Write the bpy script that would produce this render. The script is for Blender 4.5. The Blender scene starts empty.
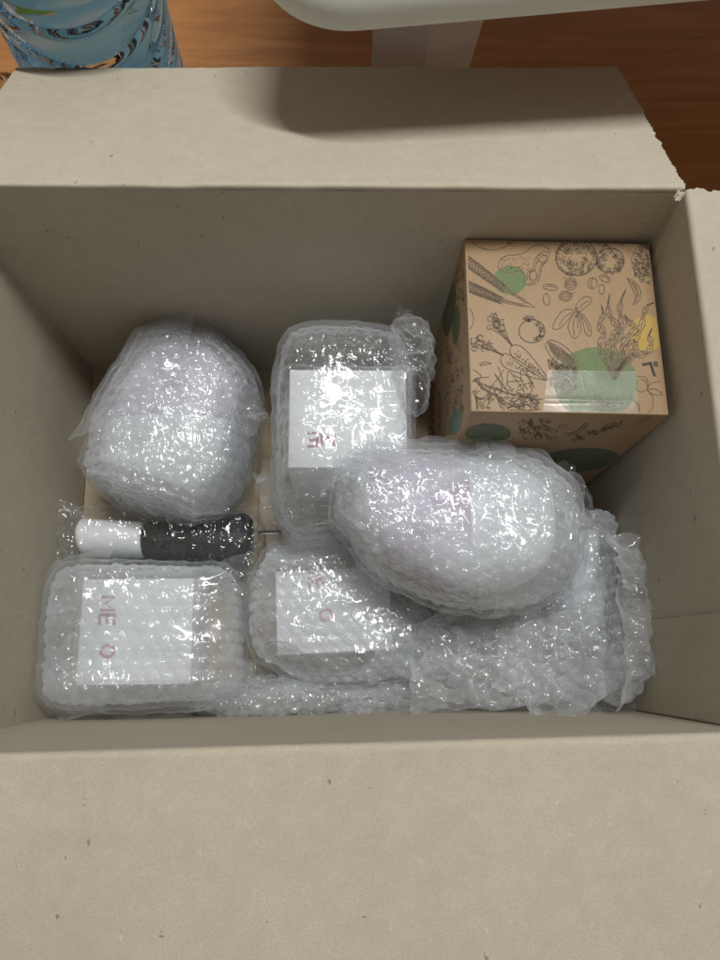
import bpy, math, random
import numpy as np
from mathutils import Matrix, Vector
random.seed(4); rng = np.random.default_rng(7)
sc = bpy.context.scene
COL = sc.collection

# ------------------------------------------------------------------ camera
F, CAMZ = 740.0, 0.62                       # focal length in photo pixels, camera height over the box floor
R = np.array([[0.99932889, 0.00832043, -0.03567256],
              [-0.01608748, 0.97460503, -0.22335225],
              [0.03290827, 0.22377624, 0.97408482]])
cam_d = bpy.data.cameras.new('camera'); cam = bpy.data.objects.new('camera', cam_d); COL.objects.link(cam)
cam_d.sensor_fit = 'HORIZONTAL'; cam_d.sensor_width = 36; cam_d.lens = 36 * F / 720
cam_d.clip_start = 0.01; cam_d.clip_end = 50
m4 = Matrix.Identity(4)
for i in range(3):
    for j in range(3): m4[i][j] = R[i, j]
m4[2][3] = CAMZ
cam.matrix_world = m4
sc.camera = cam
# ------------------------------------------------------------------ room light
w = bpy.data.worlds.new('World'); sc.world = w; w.use_nodes = True
w.node_tree.nodes['Background'].inputs[0].default_value = (1.0, 0.92, 0.81, 1)
w.node_tree.nodes['Background'].inputs[1].default_value = 0.235
def lamp(name, loc, size, power, colour):
    d = bpy.data.lights.new(name, 'AREA'); d.shape = 'RECTANGLE'; d.size, d.size_y = size
    d.energy = power; d.color = colour
    o = bpy.data.objects.new(name, d); COL.objects.link(o); o.location = loc
    o.rotation_euler = (Vector((0, 0.2, 0.1)) - Vector(loc)).to_track_quat('-Z', 'Y').to_euler()
    return o
lamp('ceiling_tube_lamp', (0.26, 0.74, 2.2), (0.95, 0.10), 36, (0.985, 1.0, 0.975))
sc.view_settings.view_transform = 'Standard'; sc.view_settings.look = 'None'
sc.view_settings.exposure = 0.0; sc.view_settings.gamma = 1.0; sc.view_settings.use_curve_mapping = False
sc.render.engine = 'CYCLES'
sc.cycles.transparent_max_bounces = 24; sc.cycles.max_bounces = 10
sc.cycles.transmission_bounces = 12; sc.cycles.diffuse_bounces = 4; sc.cycles.glossy_bounces = 3
sc.cycles.caustics_reflective = False; sc.cycles.caustics_refractive = False
sc.cycles.sample_clamp_indirect = 6
sc.cycles.use_denoising = True
sc.cycles.use_adaptive_sampling = True; sc.cycles.adaptive_threshold = 0.02

# ------------------------------------------------------------------ helpers
def ray(u, v):
    return R @ np.array([(u - 360) / F, -(v - 480) / F, -1.0])
def at(u, v, z):
    d = ray(u, v); return np.array([0, 0, CAMZ]) + d * ((z - CAMZ) / d[2])
def hash3(i, seed):
    i = i.astype(np.int64)
    h = (i[..., 0] * 374761393 + i[..., 1] * 668265263 + i[..., 2] * 2147483647 + seed * 144665) & 0xffffffff
    h = ((h ^ (h >> 13)) * 1274126177) & 0xffffffff
    h = ((h ^ (h >> 16)) * 2246822519) & 0xffffffff
    h = h ^ (h >> 15)
    return (h & 0xffffff) / float(0xffffff) * 2 - 1
def vnoise(p, seed=0):
    p = np.asarray(p, float); i = np.floor(p); f = p - i; s = f * f * (3 - 2 * f); out = 0
    for dx in (0, 1):
        for dy in (0, 1):
            for dz in (0, 1):
                wgt = (s[..., 0] if dx else 1 - s[..., 0]) * (s[..., 1] if dy else 1 - s[..., 1]) * (s[..., 2] if dz else 1 - s[..., 2])
                out = out + wgt * hash3(i + np.array([dx, dy, dz]), seed)
    return out
def tag(o, label=None, cat=None, group=None, kind=None):
    if label: o['label'] = label
    if cat: o['category'] = cat
    if group: o['group'] = group
    if kind: o['kind'] = kind
    return o
def empty(name, loc, label, cat, group=None):
    o = bpy.data.objects.new(name, None); COL.objects.link(o); o.location = loc; o.empty_display_size = 0.02
    return tag(o, label, cat, group)
def obj(name, verts, faces, mat, parent=None, smooth=True):
    """verts in world space; faces list or (N,4) array"""
    verts = np.asarray(verts, float)
    me = bpy.data.meshes.new(name)
    if isinstance(faces, np.ndarray):
        me.vertices.add(len(verts)); me.vertices.foreach_set('co', verts.ravel())
        n, k = faces.shape
        me.loops.add(n * k); me.loops.foreach_set('vertex_index', faces.ravel().astype(np.int32))
        me.polygons.add(n)
        me.polygons.foreach_set('loop_start', np.arange(0, n * k, k, dtype=np.int32))
        me.polygons.foreach_set('loop_total', np.full(n, k, dtype=np.int32))
        me.update(calc_edges=True); me.validate()
    else:
        me.from_pydata([tuple(v) for v in verts], [], faces); me.update()
    me.polygons.foreach_set('use_smooth', np.full(len(me.polygons), smooth))
    me.materials.append(mat)
    o = bpy.data.objects.new(name, me); COL.objects.link(o)
    if parent is not None:
        o.parent = parent; o.matrix_parent_inverse = Matrix.Translation(parent.location).inverted()
    return o
def auto_smooth(o, deg=35):
    me = o.data; me.polygons.foreach_set('use_smooth', np.ones(len(me.polygons), bool))
    try: me.set_sharp_from_angle(angle=math.radians(deg))
    except Exception: pass
    return o
def grid_faces(nu, nv, wrap_u=False, off=0):
    a = np.arange(nv - 1)[:, None] * nu; b = np.arange(nu if wrap_u else nu - 1)[None, :]
    b2 = (b + 1) % nu
    return (np.stack([a + b, a + b2, a + nu + b2, a + nu + b], -1).reshape(-1, 4) + off)
def slab(name, rows, t, mat, parent, flip=False):
    """rows: (nv,nu,3) surface; thickened by t behind its normal"""
    rows = np.asarray(rows, float); nv, nu = rows.shape[:2]
    du = np.gradient(rows, axis=1); dv = np.gradient(rows, axis=0)
    n = np.cross(du, dv); n /= np.linalg.norm(n, axis=-1, keepdims=True) + 1e-12
    if flip: n = -n
    back = rows - n * t
    top = grid_faces(nu, nv)
    N = nu * nv
    bot = top[:, ::-1] + N
    if flip: top, bot = top[:, ::-1], bot[:, ::-1]
    per = list(range(nu)) + [k * nu + nu - 1 for k in range(1, nv)] + [(nv - 1) * nu + k for k in range(nu - 2, -1, -1)] + [k * nu for k in range(nv - 2, 0, -1)]
    side = []
    for k in range(len(per)):
        a, b = per[k], per[(k + 1) % len(per)]
        side.append([b, a, a + N, b + N] if not flip else [a, b, b + N, a + N])
    o = obj(name, np.concatenate([rows.reshape(-1, 3), back.reshape(-1, 3)]), np.concatenate([top, bot, np.array(side)]), mat, parent)
    return auto_smooth(o, 50)
def bilin(c00, c10, c11, c01, nu, nv):
    u = np.linspace(0, 1, nu)[None, :, None]; v = np.linspace(0, 1, nv)[:, None, None]
    c00, c10, c11, c01 = map(np.array, (c00, c10, c11, c01))
    return (c00 * (1 - u) + c10 * u) * (1 - v) + (c01 * (1 - u) + c11 * u) * v
def bow(rows, amp, scale, seed, axis):
    rows = rows.copy(); d = vnoise(rows / scale + seed * 7.3, seed) * amp
    rows[..., axis] += d; return rows

# ------------------------------------------------------------------ materials
class NT:
    def __init__(s, name):
        s.m = bpy.data.materials.new(name); s.m.use_nodes = True; s.t = s.m.node_tree; s.t.nodes.clear()
        s.out = s.n('ShaderNodeOutputMaterial')
    def n(s, typ, **kw):
        nd = s.t.nodes.new(typ)
        for k, v in kw.items():
            if k.startswith('_'): setattr(nd, k[1:], v)
            else:
                key = int(k[1:]) if k[0] == 'i' and k[1:].isdigit() else k.replace('__', ' ')
                if isinstance(v, bpy.types.NodeSocket): s.t.links.new(v, nd.inputs[key])
                else: nd.inputs[key].default_value = v
        return nd
    def l(s, a, b): s.t.links.new(a, b)
    def ramp(s, fac, stops):
        r = s.n('ShaderNodeValToRGB', i0=fac); e = r.color_ramp.elements
        while len(e) < len(stops): e.new(0.5)
        for q, (p, c) in zip(e, stops): q.position = p; q.color = c if len(c) == 4 else (*c, 1)
        return r.outputs[0]
    def math(s, op, a, b=0.0, clamp=False):
        r = s.n('ShaderNodeMath', i0=a, i1=b); r.operation = op; r.use_clamp = clamp; return r.outputs[0]
    def mixc(s, fac, a, b, mode='MIX'):
        r = s.n('ShaderNodeMix'); r.data_type = 'RGBA'; r.blend_type = mode
        for sock, v in ((r.inputs[0], fac), (r.inputs[6], a), (r.inputs[7], b)):
            if isinstance(v, bpy.types.NodeSocket): s.l(v, sock)
            else: sock.default_value = v if not isinstance(v, tuple) or len(v) == 4 else (*v, 1)
        return r.outputs[2]
    def coord(s): return s.n('ShaderNodeTexCoord').outputs['Object']
    def noise(s, co, scale, detail=2.0, rough=0.5, dist=0.0):
        r = s.n('ShaderNodeTexNoise', Vector=co, Scale=scale, Detail=detail, Roughness=rough, Distortion=dist); return r.outputs[0]
    def done(s, sh): s.l(sh, s.out.inputs[0]); return s.m

def cardboard_mat(name, base, dark, light, fleck=1.0):
    t = NT(name); co = t.coord()
    big = t.noise(co, 9, 3, 0.6); mid = t.noise(co, 90, 4, 0.65); fine = t.noise(co, 900, 2, 0.6)
    c = t.mixc(t.ramp(big, [(0.3, (0, 0, 0)), (0.7, (1, 1, 1))]), dark, base)
    c = t.mixc(t.math('MULTIPLY', t.ramp(mid, [(0.42, (0, 0, 0)), (0.72, (1, 1, 1))]), 0.40), c, light)
    c = t.mixc(t.math('MULTIPLY', t.ramp(fine, [(0.35, (1, 1, 1)), (0.55, (0, 0, 0))]), 0.32), c, tuple(x * 0.72 for x in dark))
    # recycled fibres: sparse dark and pale flecks, stretched
    mp = t.n('ShaderNodeMapping', Vector=co); mp.inputs['Scale'].default_value = (1, 0.6, 1); mp.inputs['Rotation'].default_value = (0.2, 0.1, 0.6)
    wn = t.n('ShaderNodeTexNoise', Vector=co, Scale=500.0, Detail=2.0)
    wob = t.n('ShaderNodeVectorMath', i0=wn.outputs[1], i1=(0.004, 0.004, 0.004)); wob.operation = 'MULTIPLY'
    wad = t.n('ShaderNodeVectorMath', i0=mp.outputs[0], i1=wob.outputs[0]); wad.operation = 'ADD'
    v1 = t.n('ShaderNodeTexVoronoi', Vector=wad.outputs[0], Scale=130.0, Randomness=1.0)
    pick = t.n('ShaderNodeSeparateColor', i0=v1.outputs['Color'])
    small = t.math('MULTIPLY', t.math('POWER', pick.outputs[1], 2.0), 0.14)
    dk = t.math('MULTIPLY', t.math('LESS_THAN', v1.outputs['Distance'], small), t.math('GREATER_THAN', pick.outputs[0], 0.45))
    c = t.mixc(t.math('MULTIPLY', dk, 0.55 * fleck), c, (0.10, 0.08, 0.06))
    v2 = t.n('ShaderNodeTexVoronoi', Vector=wad.outputs[0], Scale=210.0, Randomness=1.0)
    p2 = t.n('ShaderNodeSeparateColor', i0=v2.outputs['Color'])
    lt = t.math('MULTIPLY', t.math('LESS_THAN', v2.outputs['Distance'], t.math('MULTIPLY', p2.outputs[2], 0.15)), t.math('GREATER_THAN', p2.outputs[1], 0.84))
    c = t.mixc(t.math('MULTIPLY', lt, 0.35 * fleck), c, tuple(min(1, x * 1.35) for x in light))
    sx = t.n('ShaderNodeSeparateXYZ', Vector=co).outputs[0]
    fl = t.math('MULTIPLY', t.math('SINE', t.math('MULTIPLY', t.math('ADD', sx, t.math('MULTIPLY', big, 0.004)), 900.0)), 0.10)
    b = t.n('ShaderNodeBump', Strength=0.3, Distance=0.0006, Height=t.math('ADD', fl, t.math('ADD', t.math('MULTIPLY', mid, 1.0), t.math('MULTIPLY', fine, 0.5))))
    p = t.n('ShaderNodeBsdfPrincipled', Base__Color=c, Roughness=0.85, Normal=b.outputs[0]); p.inputs['Specular IOR Level'].default_value = 0.2
    return t.done(p.outputs[0])
M_card = cardboard_mat('grey_cardboard', (0.515, 0.460, 0.368), (0.468, 0.416, 0.328), (0.58, 0.526, 0.434))
M_inner = cardboard_mat('tan_inner_cardboard', (0.47, 0.385, 0.265), (0.42, 0.34, 0.23), (0.52, 0.44, 0.33), 0.6)
M_torn = cardboard_mat('torn_paper', (0.55, 0.50, 0.42), (0.45, 0.40, 0.33), (0.62, 0.58, 0.5), 0.3)
M_kraft = cardboard_mat('smooth_kraft_board', (0.40, 0.268, 0.155), (0.37, 0.246, 0.140), (0.44, 0.30, 0.178), 0.25)

for nd_ in M_kraft.node_tree.nodes:
    if nd_.type == 'BSDF_PRINCIPLED': nd_.inputs['Roughness'].default_value = 0.5; nd_.inputs['Specular IOR Level'].default_value = 0.4
def ink_mat(name, c, kraft=(0.40, 0.268, 0.155), keep=0.2, scale=1500):
    t = NT(name); co = t.coord()
    f = t.ramp(t.noise(co, scale, 2, 0.6), [(0.40, (keep, keep, keep)), (0.62, (1, 1, 1))])
    p = t.n('ShaderNodeBsdfPrincipled', Base__Color=t.mixc(f, kraft, c), Roughness=0.7)
    return t.done(p.outputs[0])
M_ink = ink_mat('dark_ink', (0.075, 0.058, 0.046), keep=0.45)
M_black_ink = ink_mat('black_ink', (0.03, 0.026, 0.022), keep=0.85)
M_green = ink_mat('green_ink', (0.095, 0.185, 0.075), keep=0.62)
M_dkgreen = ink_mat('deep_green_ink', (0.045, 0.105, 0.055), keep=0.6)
M_yellow = ink_mat('yellow_ink', (0.50, 0.33, 0.04), keep=0.35)
M_teal = ink_mat('teal_ink', (0.12, 0.28, 0.24), keep=0.5)

def plain(name, c, rough=0.5, spec=0.5, var=0.06, scale=40, coat=0.0):
    t = NT(name); co = t.coord()
    n = t.noise(co, scale, 3, 0.6)
    cc = t.mixc(t.ramp(n, [(0.35, (0, 0, 0)), (0.65, (1, 1, 1))]), tuple(x * (1 - var) for x in c), c)
    p = t.n('ShaderNodeBsdfPrincipled', Base__Color=cc, Roughness=rough); p.inputs['Specular IOR Level'].default_value = spec
    p.inputs['Coat Weight'].default_value = coat
    return t.done(p.outputs[0])
M_white_carton = plain('white_carton', (0.80, 0.82, 0.84), 0.45)
M_cream = plain('cream_board', (0.62, 0.58, 0.47), 0.6)
M_pink = plain('pink_print', (0.36, 0.06, 0.17), 0.5)
M_pinkfaint = plain('faint_pink_print', (0.48, 0.16, 0.28), 0.5)
def lilac_mat():
    t = NT('lilac_label'); co = t.coord()
    f = t.ramp(t.noise(co, 26, 3, 0.6, 0.8), [(0.36, (0, 0, 0)), (0.66, (1, 1, 1))])
    p = t.n('ShaderNodeBsdfPrincipled', Base__Color=t.mixc(f, (0.74, 0.74, 0.80), (0.38, 0.26, 0.42)), Roughness=0.4)
    return t.done(p.outputs[0])
M_lav = lilac_mat()
M_pinkfaint2 = plain('very_faint_print', (0.72, 0.66, 0.72), 0.5)
M_whitep = plain('white_plastic', (0.82, 0.84, 0.86), 0.35)
M_blackp = plain('black_plastic', (0.008, 0.010, 0.011), 0.5, 0.25)
M_stool = plain('cream_stool_plastic', (0.62, 0.62, 0.56), 0.38, var=0.03)
M_stool_leg = plain('lightened_leg_plastic', (0.80, 0.78, 0.78), 0.4, var=0.03)  # stool plastic painted lighter to make up for the shade under the seat
M_blue = plain('blue_cap_plastic', (0.02, 0.09, 0.55), 0.3)

def wood_mat():
    t = NT('orange_wood'); co = t.coord()
    mp = t.n('ShaderNodeMapping', Vector=co); mp.inputs['Scale'].default_value = (2.2, 28, 1)
    n1 = t.noise(mp.outputs[0], 3.0, 6, 0.62, 0.6); n2 = t.noise(mp.outputs[0], 14.0, 4, 0.7, 0.3)
    c = t.ramp(n1, [(0.25, (0.30, 0.122, 0.040)), (0.5, (0.40, 0.172, 0.056)), (0.75, (0.49, 0.22, 0.074))])
    c = t.mixc(t.math('MULTIPLY', t.ramp(n2, [(0.5, (0, 0, 0)), (0.75, (1, 1, 1))]), 0.25), c, (0.15, 0.058, 0.02))
    p = t.n('ShaderNodeBsdfPrincipled', Base__Color=c, Roughness=0.42); p.inputs['Specular IOR Level'].default_value = 0.4
    return t.done(p.outputs[0])
M_wood = wood_mat()

def wrap_mat(name, haze, tint=(0.93, 0.955, 1.0), rough=0.115, crinkle=0.9, spec=0.05, stretch=1.0, turn=0.6, edge=0.62):
    """thin polythene film: mostly clear, a little milky, glossy; loose crinkles as fine relief"""
    t = NT(name); co = t.coord()
    mpn = t.n('ShaderNodeMapping', Vector=co); mpn.inputs['Scale'].default_value = (1, stretch, 1); mpn.inputs['Rotation'].default_value = (0, 0, turn); cs = mpn.outputs[0]
    h = None
    for scale, dist, sharp, amp in ((32, 2.2, 12.0, 0.9), (80, 1.9, 8.0, 0.45)):
        n = t.noise(cs, scale, 1, 0.45, dist)
        r = t.math('MULTIPLY', t.math('ABSOLUTE', t.math('SUBTRACT', n, 0.5)), sharp, clamp=True)
        r = t.math('MULTIPLY', r, -amp)
        h = r if h is None else t.math('ADD', h, r)
    pt = t.ramp(t.noise(co, 22, 2, 0.5), [(0.38, (0.12, 0.12, 0.12)), (0.62, (1, 1, 1))])
    b = t.n('ShaderNodeBump', Strength=pt, Distance=0.0008 * crinkle, Height=h)
    tr = t.n('ShaderNodeBsdfTransparent', Color=(0.985, 0.988, 0.99, 1))
    df = t.n('ShaderNodeBsdfDiffuse', Color=(*tint, 1))
    tl = t.n('ShaderNodeBsdfTranslucent', Color=(*tint, 1))
    mk = t.n('ShaderNodeMixShader', i0=0.36, i1=df.outputs[0], i2=tl.outputs[0])
    hz = t.ramp(t.noise(co, 45, 3, 0.6), [(0.3, (haze * 0.6,) * 3), (0.75, (min(1, haze * 1.35),) * 3)])
    lw0 = t.n('ShaderNodeLayerWeight', Blend=0.5)
    hz = t.math('ADD', hz, t.math('MULTIPLY', t.math('POWER', lw0.outputs['Facing'], 2.0), edge), clamp=True)
    m1 = t.n('ShaderNodeMixShader', i0=hz, i1=tr.outputs[0], i2=mk.outputs[0])
    g1 = t.n('ShaderNodeBsdfGlossy', Color=(1, 1, 1, 1), Roughness=rough, Normal=b.outputs[0])
    g2 = t.n('ShaderNodeBsdfGlossy', Color=(1, 1, 1, 1), Roughness=rough * 2.1, Normal=b.outputs[0])
    gl = t.n('ShaderNodeMixShader', i0=0.35, i1=g1.outputs[0], i2=g2.outputs[0])
    lw = t.n('ShaderNodeLayerWeight', Blend=0.5, Normal=b.outputs[0])
    fr = t.math('ADD', t.math('MULTIPLY', t.math('POWER', lw.outputs['Facing'], 4.0), 0.16), spec, clamp=True)
    m2 = t.n('ShaderNodeMixShader', i0=fr, i1=m1.outputs[0], i2=gl.outputs[0])
    return t.done(m2.outputs[0])
M_wrap = wrap_mat('milky_bubble_wrap', 0.18)
M_wrap_in = wrap_mat('inner_bubble_wrap', 0.20, spec=0.06, edge=0.7)
M_film = wrap_mat('outer_smooth_film', 0.07, rough=0.085, crinkle=1.1, spec=0.032, stretch=0.45, edge=0.25)
M_film2 = wrap_mat('outer_smooth_film_turned', 0.07, rough=0.085, crinkle=1.1, spec=0.032, stretch=0.4, turn=-0.9, edge=0.25)
M_wrap_dense = wrap_mat('dense_bubble_wrap', 0.34)
M_wrap_thin = wrap_mat('clear_bubble_wrap', 0.07)
M_wrap_heap = wrap_mat('crumpled_bubble_wrap', 0.24, crinkle=1.1)
M_wrap_clear = wrap_mat('very_clear_bubble_wrap', 0.015, spec=0.10, edge=0.20)
M_tape = wrap_mat('clear_tape', 0.03, rough=0.10, crinkle=0.3, spec=0.03)

# ------------------------------------------------------------------ table
tb = obj('table_top', bilin((-1.2, -0.9, -0.0085), (1.6, -0.9, -0.0085), (1.6, 1.8, -0.0085), (-1.2, 1.8, -0.0085), 2, 2).reshape(-1, 3), [[0, 1, 3, 2]], M_wood)
tag(tb, kind='structure')

# ------------------------------------------------------------------ the shipping box
H = 0.245; T = 0.0045; LIP = 0.0045
bBL, bBR, bFR, bFL = (-.210, .243, 0), (.2085, .243, 0), (.2095, -.046, 0), (-.2125, -.046, 0)
tBL, tBR, tFR, tFL = (-.2215, .2585, H), (.2065, .2585, H), (.2075, -.0425, H), (-.2150, -.0455, H)
box = empty('shipping_box', (0, 0.1, -0.008), 'large open grey cardboard shipping box holding all the wrapped packages', 'box')
def wall(name, b0, b1, t1, t0, ax, amp, seed):
    def dn(p): return (p[0], p[1], p[2] - LIP)
    r = bow(bilin(b0, b1, dn(t1), dn(t0), 60, 36), amp, 0.11, seed, ax)
    lo, hi = np.array(b0), np.array(t0)
    k = np.linspace(0, 1, 36)[:, None]; edge = np.minimum(1, 6 * np.minimum(k, 1 - k)); uu = np.linspace(0, 1, 60)[None, :]; edge = edge * np.minimum(1, 8 * np.minimum(uu, 1 - uu))
    flat = bilin(b0, b1, dn(t1), dn(t0), 60, 36)
    r = flat + (r - flat) * edge[..., None]
    return slab(name, r, T, M_card, box)
wall('back_wall', bBL, bBR, tBR, tBL, 1, 0.0016, 3)
wall('right_wall', bBR, bFR, tFR, tBR, 0, 0.0016, 5)
wall('front_wall', bFR, bFL, tFL, tFR, 1, 0.0014, 8)
wall('left_wall', bFL, bBL, tBL, tFL, 0, 0.0016, 11)
def flap(name, c0, c1, o1, o0, ax, amp, seed, jag0=0.0, jag1=0.0, jago=0.0, mat=None):
    """c0,c1 crease ends (left to right seen from inside); o0,o1 outer corners; lip rolls over the crease"""
    nu, nv = (150, 150) if name == 'back_flap' else (90, 60)
    c0, c1, o1, o0 = map(lambda p: np.array(p, float), (c0, c1, o1, o0))
    rows = []
    for k in range(8):
        q = k / 8.0
        a = bilin(c0, c1, c1, c0, nu, 2)[0]
        dirr = bilin((o0 - c0) / np.linalg.norm(o0 - c0), (o1 - c1) / np.linalg.norm(o1 - c1), (o1 - c1), (o0 - c0), nu, 2)[0]
        p0 = a - np.array([0, 0, LIP]); p2 = a + dirr * LIP
        rows.append((1 - q) ** 2 * p0 + 2 * q * (1 - q) * a + q * q * p2)
    d0 = (o0 - c0); d1 = (o1 - c1); s0 = c0 + d0 / np.linalg.norm(d0) * LIP; s1 = c1 + d1 / np.linalg.norm(d1) * LIP
    r2 = bilin(s0, s1, o1, o0, nu, nv)
    v = np.linspace(0, 1, nv)[:, None]
    fl = vnoise(r2 / 0.13 + seed, seed) * amp * np.minimum(1, 5 * v)
    r2[..., 2] += fl
    # rough torn or cut edges
    e = (o0 - o1); e /= np.linalg.norm(e); od = (d0 + d1); od /= np.linalg.norm(od)
    vv = np.linspace(0, 1, nv)
    def jn(s, nn): x = np.linspace(0, 1, nn); return (vnoise(np.stack([x * 26, x * 0 + s, x * 0], -1), s) * 0.6 + vnoise(np.stack([x * 110, x * 0 + s, x * 0], -1), s + 1) * 0.6)
    if jag0: r2[:, 0] += e * (jn(seed, nv) * jag0)[:, None]; 
    if jag1: r2[:, -1] += e * (jn(seed + 5, nv) * jag1)[:, None]
    if jago: r2[-1] += od * (jn(seed + 9, nu) * jago)[:, None]
    # soft crumple of the crease
    rows = np.concatenate([np.array(rows), r2])
    a = rows[:, :, :].copy()
    cr = (vnoise(rows[:14] / 0.012 + seed, seed + 2) * 0.0006 + vnoise(rows[:14] / 0.045 + seed, seed + 3) * 0.0010)
    a[:14, :, 2] += cr * np.clip((13 - np.arange(14)) / 6.0, 0, 1)[:, None]
    return slab(name, a, T * 0.9, M_card, box)
bf = flap('back_flap', tBL, tBR, (.2085, .4085, .1705), (-.2205, .4025, .1715), 2, 0.0022, 21, jag0=0.0004, jag1=0.0013, jago=0.0010)
flap('right_flap', tBR, tFR, (.345, -.040, .215), (.345, .262, .226), 2, 0.003, 25, jag0=0.0018, jag1=0.0006, jago=0.0006)
flap('front_flap', tFR, tFL, (-.216, -.205, .224), (.2085, -.200, .226), 2, 0.003, 29, jag0=0.0006, jag1=0.0006, jago=0.0006)
flap('left_flap', tFL, tBL, (-.36, .252, .18), (-.36, -.04, .18), 2, 0.002, 33, jag0=0.0006, jag1=0.0006, jago=0.0006)
# glued overlap on the right wall near the front corner
rw = bilin((.2080, .0150, .001), (.2083, -.0445, .001), (.2058, -.0415, H - .006), (.2050, .0165, H - .006), 30, 30)
rw[..., 0] += vnoise(rw / 0.03, 4) * 0.0004
rw[:, 0, 1] += vnoise(rw[:, 0] / 0.006, 6) * 0.0006
slab('glued_overlap', rw, 0.0014, M_card, box)
# bottom: two long flaps meeting at a slit, two short flaps lying over them
SE = 0.0985
def floor_piece(name, x0, x1, y0, y1, z, mat, seed, t=0.004):
    r = bow(bilin((x0, y0, z), (x1, y0, z), (x1, y1, z), (x0, y1, z), 40, 30), 0.0006, 0.07, seed, 2)
    return slab(name, r, t, mat, box)
floor_piece('bottom_flap', -.216, .213, -.050, SE - 0.0022, -0.0035, M_inner, 41)
floor_piece('bottom_flap', -.216, .213, SE + 0.0012, .248, -0.0030, M_inner, 43)
floor_piece('short_bottom_flap', -.2100, -.0640, -.044, .240, 0.0012, M_inner, 45, 0.0036)
floor_piece('short_bottom_flap', .060, .206, -.044, .240, 0.0012, M_inner, 47, 0.0036)
# pale strip along the slit: the lit cut edge put into its colour
slab('slit_edge', bilin((-.0615, SE - .0022, -.0025), (-.0465, SE - .0022, -.0025), (-.0465, SE - .0010, -.0025), (-.0615, SE - .0010, -.0025), 8, 3), .0005, plain('lit_edge_paint', (.85, .84, .8)), box)
# torn paper scraps at the back right corner
for s in range(1):
    n = 14
    r = bilin((0, 0, 0), (1, 0, 0), (1, 1, 0), (0, 1, 0), n, n) - np.array([.5, .5, 0])
    L, W_ = (.017, .007) if s == 0 else ((.010, .006) if s == 1 else (.008, .004))
    r[..., 2] = .30 * np.cos(r[..., 0] * 5 + s) + .45 * r[..., 1] ** 2 * 4 + .35 * vnoise(r * 4 + s, s + 60)
    r[..., 0] += .14 * vnoise(r * 6 + s, 70 + s)
    r[..., 1] += .16 * vnoise(r * 6 + s, 72 + s)
    r = r * np.array([L * .42, W_ * .5, .0024])
    an = [0.95, 0.3, 1.5, 2.2][s]; ca, sa = math.cos(an), math.sin(an)
    r[..., :2] = np.stack([r[..., 0] * ca - r[..., 1] * sa, r[..., 0] * sa + r[..., 1] * ca], -1)
    r += np.array([(.2005, .2525, .247), (.2065, .2620, .249), (.2105, .2580, .247), (.2045, .2590, .251)][s])
    slab('torn_paper_scrap', r, .0006, M_card, box)

# ------------------------------------------------------------------ bubble wrap shells
def smooth1(a, k):
    ker = np.hanning(2 * k + 3)[1:-1]; ker /= ker.sum()
    pad = np.pad(a, ((k, k), (0, 0)), mode='reflect', reflect_type='odd')
    return np.stack([np.convolve(pad[:, c], ker, 'valid') for c in range(a.shape[1])], -1)
def shell_base(stations, zc, hz, n_exp, nu, nv, m=4.0, sm=6, tilt=0.0):
    """stations: [(uL,vL),(uR,vR)] silhouette points of the photo laid out at height zc"""
    P = []
    for k, (a, b, *rest) in enumerate(stations):
        z = rest[0] if rest else zc
        P.append(np.concatenate([at(*a, z), at(*b, z)]))
    P = np.array(P)
    mid = (P[:, :3] + P[:, 3:]) / 2
    s = np.concatenate([[0], np.cumsum(np.linalg.norm(np.diff(mid, axis=0), axis=1))]); s /= s[-1]
    t = np.linspace(0, 1, 300)
    Q = np.stack([np.interp(t, s, P[:, c]) for c in range(6)], -1)
    Q = smooth1(Q, sm)
    cap = np.clip(1 - np.abs(2 * t - 1) ** m, 0, 1) ** (1 / m)
    hh = hz * np.maximum(cap, 0.02)
    prof = np.stack([np.linalg.norm(Q[:, :3] / 2 + Q[:, 3:] / 2 - Q[0, :3] / 2 - Q[0, 3:] / 2, axis=1), hh], -1)
    arc = np.concatenate([[0], np.cumsum(np.linalg.norm(np.diff(prof, axis=0), axis=1))])
    tt = np.interp(np.linspace(0, arc[-1], nv), arc, t)
    Q = np.stack([np.interp(tt, t, Q[:, c]) for c in range(6)], -1); hh = np.interp(tt, t, hh)
    L, Rr = Q[:, :3], Q[:, 3:]; C = (L + Rr) / 2; A = (Rr - L) / 2
    th = np.linspace(0, 2 * math.pi, nu, endpoint=False) - math.pi / 2     # starts at the underside
    # even arc-length spacing of a superellipse
    def sup(th): return np.sign(np.cos(th)) * np.abs(np.cos(th)) ** (2 / n_exp), np.sign(np.sin(th)) * np.abs(np.sin(th)) ** (2 / n_exp)
    tf = np.linspace(0, 2 * math.pi, 4001) - math.pi / 2; cx, cy = sup(tf)
    wmean = np.linalg.norm(A, axis=1).max()
    al = np.concatenate([[0], np.cumsum(np.hypot(np.diff(cx) * wmean, np.diff(cy) * hz))])
    th = np.interp(np.arange(nu) / nu * al[-1], al, tf)
    cx, cy = sup(th)
    V = C[:, None, :] + A[:, None, :] * cx[None, :, None]
    V[..., 2] += hh[:, None] * cy[None, :] + tilt * cx[None, :] * np.linalg.norm(A, axis=1)[:, None]
    return V
def facet(V, seed, count=16, lo=.80, hi=.95):
    """press flat sides into a parcel"""
    r = np.random.default_rng(seed); c = V.mean((0, 1)); W = V - c
    for k in range(count):
        a = r.uniform(0, 2 * math.pi); z = r.uniform(-.1, .75)
        n = np.array([math.cos(a) * math.sqrt(1 - z * z), math.sin(a) * math.sqrt(1 - z * z), z])
        d = W @ n; m = d.max() * r.uniform(lo, hi)
        W = W - np.maximum(0, d - m)[..., None] * n
    return W * 1.03 + c
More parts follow.
